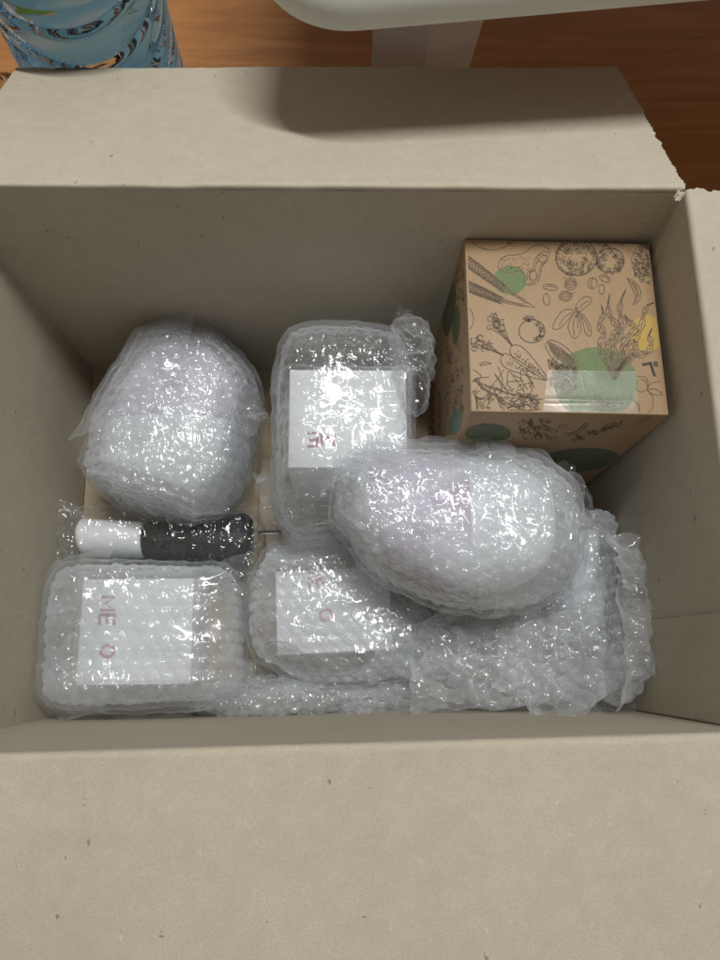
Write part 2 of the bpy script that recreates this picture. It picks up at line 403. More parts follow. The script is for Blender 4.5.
def normals(V):
    du = np.roll(V, -1, 1) - np.roll(V, 1, 1); dv = np.gradient(V, axis=0)
    n = np.cross(du, dv); n /= np.linalg.norm(n, axis=-1, keepdims=True) + 1e-12
    return n
def wrap_shell(name, V, mat, parent, seed, pitch=.0105, bh=.0025, inset=0.0, crumple=.0010, lump=.0036, rot=0.0, zmin=None, bvar=.6):
    nv, nu = V.shape[:2]
    n = normals(V)
    c = V.mean((0, 1))
    if ((V - c) * n).sum() < 0: n = -n
    # sheet coordinates: arc length from the top line round the section, and along it
    seg = np.linalg.norm(np.roll(V, -1, 1) - V, axis=-1); cu = np.cumsum(seg, 1) - seg
    a = cu - cu[:, nu // 2][:, None]
    top = V[:, nu // 2]; b = np.concatenate([[0], np.cumsum(np.linalg.norm(np.diff(top, axis=0), axis=1))])[:, None] + 0 * a
    a, b = a * math.cos(rot) - b * math.sin(rot), a * math.sin(rot) + b * math.cos(rot)
    wob = np.stack([vnoise(V / .022 + seed, seed), vnoise(V / .022 + seed + 9, seed + 1)], -1) * .0012
    a = a + wob[..., 0] + seed * .0031; b = b + wob[..., 1] + seed * .0017
    best = None
    ph = pitch * math.sqrt(3)
    for k in (0, 1):
        i = np.round((a - k * pitch / 2) / pitch); j = np.round((b - k * ph / 2) / ph)
        dx = a - k * pitch / 2 - i * pitch; dy = b - k * ph / 2 - j * ph
        d = np.hypot(dx, dy); hsh = np.stack([i, j, 0 * i + k], -1)
        if best is None: best = [d, hsh, dx, dy]
        else:
            sel = d < best[0]
            best = [np.where(sel, d, best[0]), np.where(sel[..., None], hsh, best[1]), np.where(sel, dx, best[2]), np.where(sel, dy, best[3])]
    d, hs, dx, dy = best
    r = d / (pitch * (.40 + .05 * hash3(hs, seed + 11)))
    fill = 1 - bvar * (hash3(hs, seed + 3) * .5 + .5)
    tx, ty = hash3(hs, seed + 4), hash3(hs, seed + 5)
    dome = np.clip(1 - r ** 2.6, 0, 1) ** .8
    bub = bh * fill * dome * (1 + .28 * (tx * dx + ty * dy) / (pitch * .5))
    dent = np.clip(1 - (r / .55) ** 2, 0, 1) * np.maximum(0, hash3(hs, seed + 6)) * bh * .55      # popped, dimpled tops
    bub = bub - dent
    l = vnoise(V / .038 + seed * 3, seed + 7) * lump * .7 + (.5 - np.abs(vnoise(V / .05 + seed, seed + 12)) * 1.6) * lump * .8
    c1 = (1 - np.abs(vnoise(V / .013 + seed, seed + 8)) * 2) * crumple
    c2 = (1 - np.abs(vnoise(V / .0052 + seed, seed + 9)) * 2) * crumple * .22
    out = V + n * (bub + l + c1 + c2 - inset)[..., None]
    if zmin is not None: out[..., 2] = np.maximum(out[..., 2], zmin + .0006 * vnoise(V / .01, seed))
    faces = grid_faces(nu, nv, True)
    verts = out.reshape(-1, 3)
    # close both ends
    e0, e1 = out[0].mean(0), out[-1].mean(0)
    N = len(verts); verts = np.concatenate([verts, [e0, e1]])
    k = np.arange(nu); k2 = (k + 1) % nu
    t0 = np.stack([k2, k, np.full(nu, N), np.full(nu, N)], -1); t1 = np.stack([k + (nv - 1) * nu, k2 + (nv - 1) * nu, np.full(nu, N + 1), np.full(nu, N + 1)], -1)
    fn = n.reshape(-1, 3)[faces].mean(1)[:, 2]
    me_f = faces[fn > -0.55]                                   # nothing ever sees the face it lies on
    o = obj(name, verts, me_f, mat, parent)
    return o
def base_of(V): return (float(V[..., 0].mean()), float(V[..., 1].mean()), float(max(0.0, V[..., 2].min())))
def inner_shape(name, V, inset, mat, parent, zmin=.006):
    n = normals(V); c = V.mean((0, 1))
    if ((V - c) * n).sum() < 0: n = -n
    W = c + (V - c) * inset
    W[..., 1] += .35 * (1 - inset) * .05
    W[..., 2] = np.maximum(W[..., 2] - .002, zmin)
    return W
def carton(name, corners, ztop, zbot, mat, parent, bev=.0015):
    """upright carton from the four photo corners of its top face"""
    P = [at(u, v, ztop) for u, v in corners]
    c = sum(P) / 4
    ex = (P[1] - P[0] + P[2] - P[3]) / 2; wx = np.linalg.norm(ex); ex /= wx
    ey = np.cross([0, 0, 1], ex); wy = abs(((P[0] - P[3] + P[1] - P[2]) / 2) @ ey)
    ez = np.array([0, 0, 1.0])
    vs = []; prof = [(0, zbot), (0, ztop - bev), (bev * .3, ztop - bev * .3), (bev, ztop)]
    for ins, z in prof:
        for sx, sy in ((-1, -1), (1, -1), (1, 1), (-1, 1)):
            p = c + ex * sx * (wx / 2 - ins) + ey * sy * (wy / 2 - ins); p[2] = z; vs.append(p)
    fs = [[3, 2, 1, 0]]
    for k in range(3):
        for q in range(4): a, b = k * 4 + q, k * 4 + (q + 1) % 4; fs.append([a, b, b + 4, a + 4])
    fs.append([12, 13, 14, 15])
    o = auto_smooth(obj(name, vs, fs, mat, parent), 30)
    return o, c, ex, ey, wx, wy
def ribbon(points, width, lift, verts, faces):
    """flat stroke; points (N,3) with (nx) normal supplied as lift vector"""
    p = np.asarray(points, float)
    if len(p) < 2: return
    d = np.gradient(p, axis=0); s = np.cross(lift, d); s /= np.linalg.norm(s, axis=1, keepdims=True) + 1e-12
    o = len(verts)
    for k in range(len(p)): verts.append(p[k] - s[k] * width / 2); verts.append(p[k] + s[k] * width / 2)
    for k in range(len(p) - 1): faces.append([o + 2 * k, o + 2 * k + 1, o + 2 * k + 3, o + 2 * k + 2])
GLYPH = {'M': [[(0, 0), (0, 1), (.45, .25), (.9, 1), (.9, 0)]], 'E': [[(.7, 0), (0, 0), (0, 1), (.7, 1)], [(0, .52), (.6, .52)]],
         'O': [[(.45 + .42 * math.cos(a), .5 + .5 * math.sin(a)) for a in np.linspace(0, 6.3, 20)]], 'I': [[(0, 0), (0, 1)]]}
def lettering(name, text, origin, ex, ey, h, mat, parent, width=.22, z=None):
    vs, fs = [], []; x = 0
    for ch in text:
        for st in GLYPH.get(ch, []):
            ribbon([origin + ex * (x + q[0]) * h + ey * q[1] * h for q in st], h * width, np.array([0, 0, 1.0]), vs, fs)
        x += 1.2
    return obj(name, vs, fs, mat, parent, smooth=False)
def film(name, corners, z, mat, parent, seed, amp=.0022, sc_=.02, n=90, drop=.0):
    P = [at(u, v, z) for u, v in corners]
    r = bilin(P[3], P[2], P[1], P[0], n, n)
    r[..., 2] += (1 - 2 * np.abs(vnoise(r / sc_ + seed, seed))) * amp + vnoise(r / (sc_ * 2.2) + seed, seed + 2) * amp
    u = np.linspace(-1, 1, n)
    r[..., 2] -= drop * (np.maximum(np.abs(u)[:, None], np.abs(u)[None, :]) ** 8)
    r[..., :2] += .0015 * np.stack([vnoise(r / .008, seed + 5), vnoise(r / .008, seed + 6)], -1)
    return obj(name, r.reshape(-1, 3), grid_faces(n, n), mat, parent)

def wrap_end(name, V, r0, r1, c0, c1, mat, parent, seed, off=.0045, lift=.006, crumple=.0012, edges=(1, 1, 1, 1)):
    """loose overlapping end of the sheet: a patch that follows the parcel, its cut edges standing off"""
    nv, nu = V.shape[:2]
    n = normals(V); c = V.mean((0, 1))
    if ((V - c) * n).sum() < 0: n = -n
    a, b, d, e = int(r0 * nv), int(r1 * nv), int(c0 * nu), int(c1 * nu)
    S, N = V[a:b, d:e].copy(), n[a:b, d:e]
    h, w_ = S.shape[:2]
    u = np.linspace(0, 1, w_)[None, :]; v = np.linspace(0, 1, h)[:, None]
    ed = np.maximum.reduce([edges[0] * (1 - v) ** 10 + 0 * u, edges[1] * v ** 10 + 0 * u, edges[2] * (1 - u) ** 10 + 0 * v, edges[3] * u ** 10 + 0 * v])
    k = off + lift * ed * (.4 + .6 * np.abs(vnoise(S / .016 + seed, seed))) + (1 - 2 * np.abs(vnoise(S / .014 + seed, seed + 1))) * crumple + vnoise(S / .03, seed + 2) * .0015
    S = S + N * k[..., None] + .0035 * ed[..., None] * np.stack([vnoise(S / .009, seed + 3), vnoise(S / .009, seed + 4), 0 * k], -1)
    return obj(name, S.reshape(-1, 3), grid_faces(w_, h), mat, parent)
G = 'bubble wrapped packages in the shipping box'
Zf = .0025
# --- A: rounded parcel at the back left
stA = [((172, 331), (194, 331)), ((150, 341), (222, 338)), ((132, 362), (243, 358)), ((113, 392), (256, 390)), ((100, 425), (258, 425)), ((90, 455), (255, 455)),
       ((87, 478), (249, 478)), ((98, 500), (243, 498)), ((128, 515), (232, 512)), ((168, 525), (205, 524))]
VA = shell_base(stA, .060, .052, 2.5, 440, 284, m=3.0)
VA = facet(VA, 3, 14, .84, .97)
A = empty('wrapped_parcel', base_of(VA), 'rounded bubble wrapped parcel with faint lilac patch in the back left corner', 'parcel', G)
wrap_shell('bubble_wrap', VA, M_wrap, A, 1, inset=.0026, zmin=Zf + .001)
wrap_shell('outer_film', VA[::2, ::2], M_film, A, 1, bh=.0005, crumple=.0014, lump=.0036, inset=-.0022, zmin=Zf)
wrap_end('wrap_end', VA[::2, ::2], .10, .60, .46, .74, M_film2, A, 201)
wrap_end('wrap_end', VA[::2, ::2], .55, .93, .30, .58, M_film2, A, 203, off=.004)
# --- E: big rounded parcel lying on top in the centre
stE = [((326, 492), (328, 512)), ((332, 468), (340, 536)), ((349, 458), (362, 562)), ((385, 453), (398, 584)), ((430, 453), (436, 600)), ((480, 456), (482, 609)), ((518, 461), (517, 607)),
       ((544, 470), (541, 597)), ((560, 486), (556, 583)), ((569, 504), (566, 562)), ((573, 522), (571, 545))]
VE = shell_base(stE, .128, .044, 2.7, 460, 308, m=3.4)
VE = facet(VE, 8, 16, .90, .985)
Eo = empty('wrapped_parcel', base_of(VE), 'largest rounded bubble wrapped parcel with lilac band lying on top in the centre', 'parcel', G)
wrap_shell('bubble_wrap', VE, M_wrap, Eo, 11, pitch=.0112, inset=.0028, rot=.12)
wrap_shell('outer_film', VE[::2, ::2], M_film2, Eo, 11, bh=.0005, crumple=.0014, lump=.0036, inset=-.0022)
wrap_end('wrap_end', VE[::2, ::2], .56, .95, .34, .66, M_film, Eo, 205)
wrap_end('wrap_end', VE[::2, ::2], .06, .60, .56, .74, M_film, Eo, 207, off=.004)
wrap_end('tape_strip', VE[::2, ::2], .60, .66, .28, .70, M_tape, Eo, 209, off=.0062, lift=.001, crumple=.0006)
def jar(V, s, parent, lo, hi, name='jar'):
    """smooth jar inside the wrap, its label band as a part"""
    W = inner_shape(name, V[::4, ::4], s, None, None)
    nv, nu = W.shape[:2]
    a, b = int(nv * lo), int(nv * hi)
    j = obj(name, W.reshape(-1, 3), grid_faces(nu, nv, True), M_whitep, parent)
    n = normals(W); c = W.mean((0, 1))
    if ((W - c) * n).sum() < 0: n = -n
    B = (W + n * .0006)[a:b]
    lb = obj('label', B.reshape(-1, 3), grid_faces(nu, B.shape[0], True), M_lav, None)
    lb.parent = j
    return j
wrap_shell('inner_wrap_layer', VA[::2, ::2], M_wrap_in, A, 2, inset=.0065, rot=.5, zmin=Zf + .002, bh=.003, bvar=.35)
wrap_shell('inner_wrap_layer', VE[::2, ::2], M_wrap_in, Eo, 12, inset=.0065, rot=.1, pitch=.0112, bh=.003, bvar=.35)
jar(VA, .84, A, .20, .56); jar(VE, .84, Eo, .22, .57)
# --- B: upright white carton in the middle at the back
stB = [((304, 349), (376, 352)), ((286, 356), (398, 360)), ((280, 370), (405, 372)), ((278, 420), (408, 420)), ((278, 468), (406, 468)), ((275, 496), (402, 492)), ((280, 520), (390, 516)), ((296, 537), (352, 534))]
VB = shell_base(stB, .078, .066, 4.0, 410, 276, m=5.0)
B = empty('wrapped_carton', base_of(VB), 'bubble wrapped white carton with upside-down pink letters beside the kraft box', 'carton', G)
wrap_shell('bubble_wrap', VB, M_wrap_thin, B, 21, inset=.0022, zmin=Zf + .001, bh=.0019)
wrap_shell('outer_film', VB[::2, ::2], M_film, B, 21, bh=.0005, crumple=.0014, lump=.0036, inset=-.0022, zmin=Zf)
cB, c, ex, ey, wx, wy = carton('white_carton', [(290, 369), (409, 370), (405, 468), (287, 468)], .128, .012, M_white_carton, B)
o = at(334, 433, .1284); lettering('pink_lettering', 'ME', o, -ex, -ey, .0095, M_pink, cB, .20)
film('tape', [(284, 362), (414, 364), (412, 474), (282, 474)], .147, M_tape, B, 5, drop=.006)
wrap_end('wrap_end', VB[::2, ::2], .62, .98, .28, .66, M_film2, B, 217, lift=.009)
# rolled corner of the wrap at the carton's back right
stBf = [((396, 322), (420, 321)), ((393, 334), (428, 333)), ((395, 360), (429, 358)), ((402, 390), (428, 388)), ((406, 412), (424, 412))]
wrap_shell('wrap_fold', shell_base(stBf, .128, .015, 2.2, 160, 170, m=3), M_wrap_thin, B, 25, bh=.002, crumple=.002)
# --- C: white carton at the front left
stC = [((82, 566), (216, 564)), ((66, 573), (234, 572)), ((59, 590), (240, 590)), ((54, 630), (243, 630)), ((50, 670), (243, 668)), ((50, 692), (240, 690)), ((60, 704), (225, 702))]
VC = shell_base(stC, .046, .038, 4.2, 430, 270, m=5.0)
Cc = empty('wrapped_carton', base_of(VC), 'bubble wrapped white carton with vertical pink letters in the front left corner', 'carton', G)
wrap_shell('bubble_wrap', VC, M_wrap_dense, Cc, 31, inset=.0022, zmin=Zf + .001, bh=.0020)
wrap_shell('outer_film', VC[::2, ::2], M_film2, Cc, 31, bh=.0005, crumple=.0014, lump=.0036, inset=-.0022, zmin=Zf)
cC, c, ex, ey, wx, wy = carton('white_carton', [(80, 579), (192, 578), (193, 684), (78, 686)], .072, .008, M_white_carton, Cc)
ob = at(117, 596, .0724); lettering('pink_lettering', 'ME', at(101, 597, .0724), -ey, ex, .0105, M_pink, cC)
lettering('faint_pink_lettering', 'O', at(101, 645, .0724), -ey, ex, .0095, M_pinkfaint, cC)
film('tape', [(76, 572), (228, 570), (226, 650), (72, 652)], .0905, M_tape, Cc, 9, amp=.0026, sc_=.024, drop=.004)
for k, st in enumerate([[((180, 690), (182, 716)), ((200, 682), (202, 719)), ((225, 684), (226, 720)), ((245, 690), (246, 716)), ((252, 698), (252, 708))],
                        [((44, 676), (56, 676)), ((42, 690), (62, 690)), ((45, 702), (64, 700)), ((52, 708), (58, 708))]]):
    wrap_shell('wrap_fold', shell_base(st, .022 if k == 0 else .03, .014, 2.0, 140, 120, m=2.5), M_wrap_thin, Cc, 35 + k, bh=.002, crumple=.003, zmin=Zf)
wrap_end('wrap_end', VC[::2, ::2], .08, .94, .56, .72, M_film, Cc, 211)
wrap_end('wrap_end', VC[::2, ::2], .70, .98, .30, .66, M_wrap_thin, Cc, 213, lift=.009)
# --- D: black tube with white cap between A and C
stD = [((62, 520), (62, 552)), ((70, 508), (70, 558)), ((100, 506), (100, 560)), ((150, 508), (150, 562)), ((205, 506), (205, 568)), ((240, 508), (238, 572)), ((256, 514), (254, 570)), ((262, 528), (261, 556))]
VD = shell_base(stD, .036, .026, 2.2, 240, 290, m=5)
Dd = empty('wrapped_tube', base_of(VD), 'bubble wrapped black tube with a white cap between two left parcels', 'tube', G)
wrap_shell('bubble_wrap', VD, M_wrap_clear, Dd, 41, zmin=Zf, pitch=.0125, bh=.003, lump=.0018)
def tube_part(name, stations, z, hz, mat, n_exp=2.0, m=12.):
    V = shell_base(stations, z, hz, n_exp, 48, 40, m=m, sm=3)
    V[..., 2] = np.maximum(V[..., 2], Zf + .001)
    nv, nu = V.shape[:2]
    vs = np.concatenate([V.reshape(-1, 3), [V[0].mean(0), V[-1].mean(0)]])
    f = [list(map(int, q)) for q in grid_faces(nu, nv, True)] + [[int((q + 1) % nu), q, nu * nv] for q in range(nu)] + [[q + (nv - 1) * nu, (q + 1) % nu + (nv - 1) * nu, nu * nv + 1] for q in range(nu)]
    return auto_smooth(obj(name, vs, f, mat, Dd), 40)
tube_part('cap', [((81, 524), (82, 553)), ((84, 519), (85, 557)), ((144, 522), (144, 558)), ((146, 526), (146, 556))], .037, .019, M_whitep)
tube_part('black_body', [((145, 526), (145, 559)), ((150, 522), (150, 562)), ((200, 518), (198, 566)), ((246, 513), (243, 571)), ((253, 520), (250, 566))], .036, .020, M_blackp)
# --- F: parcel in front of the centre
stF = [((300, 544), (326, 542)), ((264, 556), (346, 550)), ((254, 574), (392, 566)), ((252, 605), (418, 600)), ((252, 632), (432, 626)), ((258, 652), (440, 646)), ((272, 668), (440, 662)), ((310, 680), (410, 674))]
VF = shell_base(stF, .046, .041, 3.0, 420, 280, m=4.0)
VF = facet(VF, 5, 10, .88, .98)
Fo = empty('wrapped_carton', base_of(VF), 'bubble wrapped carton with blurred pink letters under the biggest parcel', 'carton', G)
wrap_shell('bubble_wrap', VF, M_wrap_dense, Fo, 51, inset=.0022, zmin=Zf + .001)
wrap_shell('outer_film', VF[::2, ::2], M_film, Fo, 51, bh=.0005, crumple=.0014, lump=.0036, inset=-.0022, zmin=Zf)
cF, c, ex, ey, wx, wy = carton('white_carton', [(272, 572), (384, 566), (398, 650), (280, 655)], .066, .010, M_white_carton, Fo)
lettering('pink_lettering', 'ME', at(303, 568, .0664), (-ey + ex * .35) / 1.06, (ex + ey * .35) / 1.06, .010, M_pinkfaint, cF)
lettering('faint_pink_lettering', 'O', at(318, 612, .0664), (-ey + ex * .35) / 1.06, (ex + ey * .35) / 1.06, .009, M_pinkfaint, cF)
wrap_end('wrap_end', VF[::2, ::2], .05, .70, .36, .60, M_film2, Fo, 215)
# --- G: roll standing behind the big parcel on the right
stG = [((580, 514), (597, 514)), ((562, 521), (608, 521)), ((553, 545), (611, 545)), ((548, 580), (610, 580)), ((545, 610), (602, 610)), ((548, 640), (590, 640)), ((560, 650), (580, 650))]
VG = shell_base(stG, .070, .040, 2.3, 240, 240, m=4)
Gg = empty('wrapped_roll', base_of(VG), 'narrow bubble wrapped white roll peeking out right of the biggest parcel', 'parcel', G)
wrap_shell('bubble_wrap', VG, M_wrap_dense, Gg, 61, zmin=Zf, bh=.0020)
obj('white_roll', inner_shape('r', VG[::4, ::4], .6, None, None).reshape(-1, 3), grid_faces(VG[::4, ::4].shape[1], VG[::4, ::4].shape[0], True), plain('pale_roll', (.62, .68, .74), .5), Gg)
# --- H: crumpled flat heap along the front wall
stH = [((190, 702), (190, 710)), ((215, 694), (215, 713)), ((258, 688), (258, 714)), ((300, 676), (300, 715)), ((360, 668), (360, 716)), ((420, 655), (420, 716)), ((470, 625), (472, 716)), ((520, 590), (522, 716)), ((570, 565), (572, 714)),
       ((605, 556), (606, 710)), ((628, 550), (630, 704)), ((642, 572), (644, 690)), ((648, 610), (649, 670))]
VH = shell_base(stH, .034, .030, 2.2, 330, 530, m=5, sm=5)
Hh = empty('wrapped_parcel', base_of(VH), 'long flat crumpled bubble wrap bundle lying along the front wall', 'parcel', G)
wrap_shell('bubble_wrap', VH, M_wrap_heap, Hh, 71, zmin=Zf, crumple=.0022, lump=.008, bh=.0032, bvar=.5)
wrap_shell('inner_wrap_layer', VH[::2, ::2], M_wrap_heap, Hh, 72, inset=.005, rot=.7, zmin=Zf + .001, crumple=.002, lump=.007, bh=.003)
stHf = [((622, 548), (634, 550)), ((614, 562), (638, 562)), ((606, 585), (640, 585)), ((600, 620), (642, 620)), ((596, 655), (640, 655)), ((596, 685), (634, 685)), ((606, 700), (622, 700))]
wrap_shell('wrap_fold', shell_base(stHf, .100, .034, 2.2, 240, 260, m=3), M_wrap_heap, Hh, 75, crumple=.002, lump=.005, bh=.003, bvar=.5)
stHg = [((430, 632), (430, 660)), ((455, 615), (455, 690)), ((500, 600), (500, 698)), ((550, 585), (550, 700)), ((590, 585), (590, 690)), ((612, 610), (612, 670))]
wrap_shell('wrap_fold', shell_base(stHg, .080, .032, 2.2, 260, 280, m=3), M_wrap_heap, Hh, 77, crumple=.002, lump=.007, bh=.0032, bvar=.5)

def ear(parent, px, z, L, W, ang, seed, mat, lift=.012, tilt=0.0):
    """crumpled free corner of a bubble wrap sheet, ragged outline"""
    n, m = 104, 76
    c = at(*px, z)
    u = (np.linspace(-1, 1, n)[None, :] + 0 * np.zeros((m, 1))); v = (np.linspace(-1, 1, m)[:, None] + 0 * np.zeros((1, n)))
    uv = np.stack([u, v, 0 * u], -1)
    rag = 1 + .22 * vnoise(np.stack([np.arctan2(v, u) * 1.6, 0 * u, 0 * u + seed], -1), seed) 
    x, y = u * L / 2 * rag, v * W / 2 * rag * (1 - .25 * u)
    P3 = np.stack([x, y, 0 * x], -1)
    h = (.5 - np.abs(vnoise(P3 / .018 + seed, seed + 1))) * lift + vnoise(P3 / .03 + seed, seed + 2) * lift * .7 + tilt * u * L / 2
    p = .0105; ph = p * math.sqrt(3); best = None
    for k in (0, 1):
        i = np.round((x - k * p / 2) / p); j = np.round((y - k * ph / 2) / ph)
        d = np.hypot(x - k * p / 2 - i * p, y - k * ph / 2 - j * ph); best = d if best is None else np.minimum(best, d)
    h = h + .0024 * np.clip(1 - (best / (p * .42)) ** 2.6, 0, 1) ** .8
    x = x + .004 * vnoise(P3 / .012, seed + 5); y = y + .004 * vnoise(P3 / .012, seed + 6)
    ca, sa = math.cos(ang), math.sin(ang)
    S = np.stack([c[0] + x * ca - y * sa, c[1] + x * sa + y * ca, np.maximum(c[2] + h, Zf)], -1)
    return obj('loose_wrap_corner', S.reshape(-1, 3), grid_faces(n, m), mat, parent)
ear(Cc, (53, 694), .040, .022, .030, 0.3, 301, M_wrap_thin)
ear(Cc, (214, 706), .034, .060, .028, -0.1, 303, M_wrap_thin)
ear(Cc, (236, 575), .060, .030, .026, 0.6, 304, M_wrap_thin)
ear(B, (410, 345), .135, .026, .048, -0.25, 305, M_wrap_thin, tilt=.3)
ear(B, (290, 512), .070, .034, .050, 0.2, 306, M_wrap_thin)
ear(Dd, (70, 532), .045, .022, .044, 0.1, 307, M_wrap_thin)
ear(Dd, (253, 540), .040, .016, .040, -0.1, 308, M_wrap_thin)
ear(A, (251, 408), .075, .016, .034, 0.2, 309, M_wrap_thin)
ear(Fo, (280, 682), .030, .050, .026, 0.1, 311, M_wrap_heap)
ear(Fo, (420, 655), .075, .060, .040, -0.3, 312, M_wrap_heap)
ear(Eo, (566, 505), .140, .030, .060, 0.3, 313, M_film)
ear(Hh, (628, 560), .128, .022, .036, 0.15, 314, M_wrap_heap, lift=.016, tilt=-.2)
ear(Hh, (634, 640), .125, .022, .060, -0.1, 315, M_wrap_heap, lift=.018)
ear(Hh, (560, 660), .112, .085, .060, 0.25, 316, M_wrap_heap, lift=.020)
ear(Hh, (470, 680), .088, .090, .036, 0.1, 317, M_wrap_heap, lift=.018)
ear(Hh, (360, 700), .050, .090, .026, 0.0, 318, M_wrap_heap, lift=.014)
ear(Hh, (600, 700), .085, .060, .030, 0.0, 319, M_wrap_heap, lift=.014)

# ------------------------------------------------------------------ kraft gift box with printed vegetables
KW, KD, KH = .1195, .1180, .1935
kroot = empty('kraft_box', (.1437, .1845, .0030), 'tall brown kraft box printed with vegetables and green dots in the back right corner', 'box')
lean = math.radians(-3.2)
Rk = np.array([[1, 0, 0], [0, math.cos(lean), -math.sin(lean)], [0, math.sin(lean), math.cos(lean)]])
yaw = math.radians(-1.4); Ry = np.array([[math.cos(yaw), -math.sin(yaw), 0], [math.sin(yaw), math.cos(yaw), 0], [0, 0, 1]])
Rk = Ry @ Rk
K0 = np.array([.1428, .1835, .0065])
def kw(p): return (np.asarray(p, float) @ Rk.T) + K0
def krounded():
    b = .0012; vs = []; prof = [(b, 0), (0, b), (0, KH - b), (b * .3, KH - b * .3), (b, KH)]
    for ins, z in prof:
        for sx, sy in ((-1, -1), (1, -1), (1, 1), (-1, 1)): vs.append((sx * (KW / 2 - ins), sy * (KD / 2 - ins), z))
    fs = [[3, 2, 1, 0]]
    for k in range(4):
        for q in range(4): a, c = k * 4 + q, k * 4 + (q + 1) % 4; fs.append([a, c, c + 4, a + 4])
    fs.append([16, 17, 18, 19]); return kw(vs), fs
kv, kf = krounded(); kb = auto_smooth(obj('body', kv, kf, M_kraft, kroot), 30)
FACES = {'top': (np.array([0, 0, KH]), np.array([1., 0, 0]), np.array([0, 1., 0]), np.array([0, 0, 1.]), KW / 2, KD / 2, 0.),
         'front': (np.array([0, -KD / 2, KH / 2]), np.array([1., 0, 0]), np.array([0, 0, 1.]), np.array([0, -1., 0]), KW / 2, KH / 2, 0.),
         'left': (np.array([-KW / 2, 0, KH / 2]), np.array([0, -1., 0]), np.array([0, 0, 1.]), np.array([-1., 0, 0]), KD / 2, KH / 2, 0.)}
def kpx(face, pts):
    """photo points -> 2D coordinates on a face of the kraft box"""
    o, a, b, n, *_ = FACES[face]; ow, aw, bw, nw = kw(o), Rk @ a, Rk @ b, Rk @ n
    out = []
    for u, v in pts:
        d = ray(u, v); c0 = np.array([0, 0, CAMZ]); t = nw @ (ow - c0) / (nw @ d); p = c0 + t * d - ow
        out.append((p @ aw, p @ bw))
    return np.array(out)
def face3(face, q, lift):
    o, a, b, n, *_ = FACES[face]; q = np.asarray(q)
    return kw(o + q[:, :1] * a + q[:, 1:2] * b + n * lift), Rk @ n
ZOOMS = {'top': lambda x, y: (420 + x / 2.769, 220 + y / 2.769), 'front': lambda x, y: (440 + x / 3.13, 405 + y / 3.13), 'left': lambda x, y: (420 + x / 4.18, 230 + y / 4.18)}
def catmull(p, n=6, closed=False):
    p = np.array(p, float)
    if len(p) < 3: return p
    q = np.concatenate([p[-1:], p, p[:2]]) if closed else np.concatenate([2 * p[:1] - p[1:2], p, 2 * p[-1:] - p[-2:-1]])
    out = []
    for k in range(len(q) - 3):
        for t in np.linspace(0, 1, n, endpoint=False):
            a, b, c, d = q[k:k + 4]
            out.append(.5 * (2 * b + (c - a) * t + (2 * a - 5 * b + 4 * c - d) * t * t + (3 * b - a - 3 * c + d) * t ** 3))
    out.append(q[-2]); return np.array(out)
def ell(cx, cy, rx, ry=None, rot=0, a0=0, a1=360, n=28, wob=0.0):
    ry = rx if ry is None else ry; a = np.radians(np.linspace(a0, a1, n)); r = 1 + wob * np.sin(a * 7 + cx)
    x, y = rx * np.cos(a) * r, ry * np.sin(a) * r; c, s = math.cos(math.radians(rot)), math.sin(math.radians(rot))
    return np.stack([cx + x * c - y * s, cy + x * s + y * c], -1)
def print_strokes(name, face, strokes, mat=M_ink, width=.00054, lift=.00022):
    vs, fs = [], []; z = ZOOMS[face]; _, _, _, _, hx, hy, _ = FACES[face]
    for st in strokes:
        wd = width
        if isinstance(st, tuple): st, wd = st
        q = kpx(face, [z(*p) for p in st]); ok = (np.abs(q[:, 0]) < hx - .0012) & (np.abs(q[:, 1]) < hy - .0012)
        run = []
        for k in range(len(q) + 1):
            if k < len(q) and ok[k]: run.append(q[k])
            else:
                if len(run) > 1: p3, nn = face3(face, run, lift); ribbon(p3, wd, nn, vs, fs)
                run = []
    if vs: return obj(name, vs, fs, mat, kroot, smooth=False)
def print_blob(name, face, pts, mat, lift=.00012):
    z = ZOOMS[face]; _, _, _, _, hx, hy, _ = FACES[face]
    q = kpx(face, [z(*p) for p in pts]); q[:, 0] = np.clip(q[:, 0], -hx + .0013, hx - .0013); q[:, 1] = np.clip(q[:, 1], -hy + .0013, hy - .0013)
    p3, nn = face3(face, q, lift); c = p3.mean(0); n = len(p3)
    return obj(name, np.concatenate([p3, [c]]), [[k, (k + 1) % n, n] for k in range(n)], mat, kroot, smooth=False)
rr = random.Random(5)
U = rr.uniform
print_blob('green_dot', 'top', ell(250, 166, 46, 40, n=40), M_green)
print_blob('green_dot', 'top', ell(487, 452, 116, 100, n=60), M_green)
print_blob('yellow_dot', 'top', ell(628, 315, 50, 50, n=40), M_yellow)
C_ = catmull
# peanut
pe = [C_([(217, 130), (222, 110), (240, 99), (262, 97), (285, 93), (305, 78), (328, 69), (350, 75), (360, 92), (352, 112), (338, 130), (334, 152), (324, 172), (305, 180), (287, 174), (289, 152), (276, 141), (250, 146), (228, 141)], closed=True),
      C_([(298, 166), (297, 148), (311, 136), (317, 118), (322, 102), (340, 88), (356, 92)]), C_([(305, 170), (303, 150), (316, 140), (322, 122), (330, 108), (342, 98), (354, 100)]), C_([(352, 112), (334, 128), (329, 150), (318, 170), (302, 176)]), ell(338, 106, 13, 11), ell(313, 153, 10, 14)]
for _ in range(55):
    x, y = U(225, 300), U(100, 140); pe.append(np.array([(x, y), (x + U(1.5, 4), y + U(-2, 2))]))
print_strokes('printed_peanut', 'top', pe)
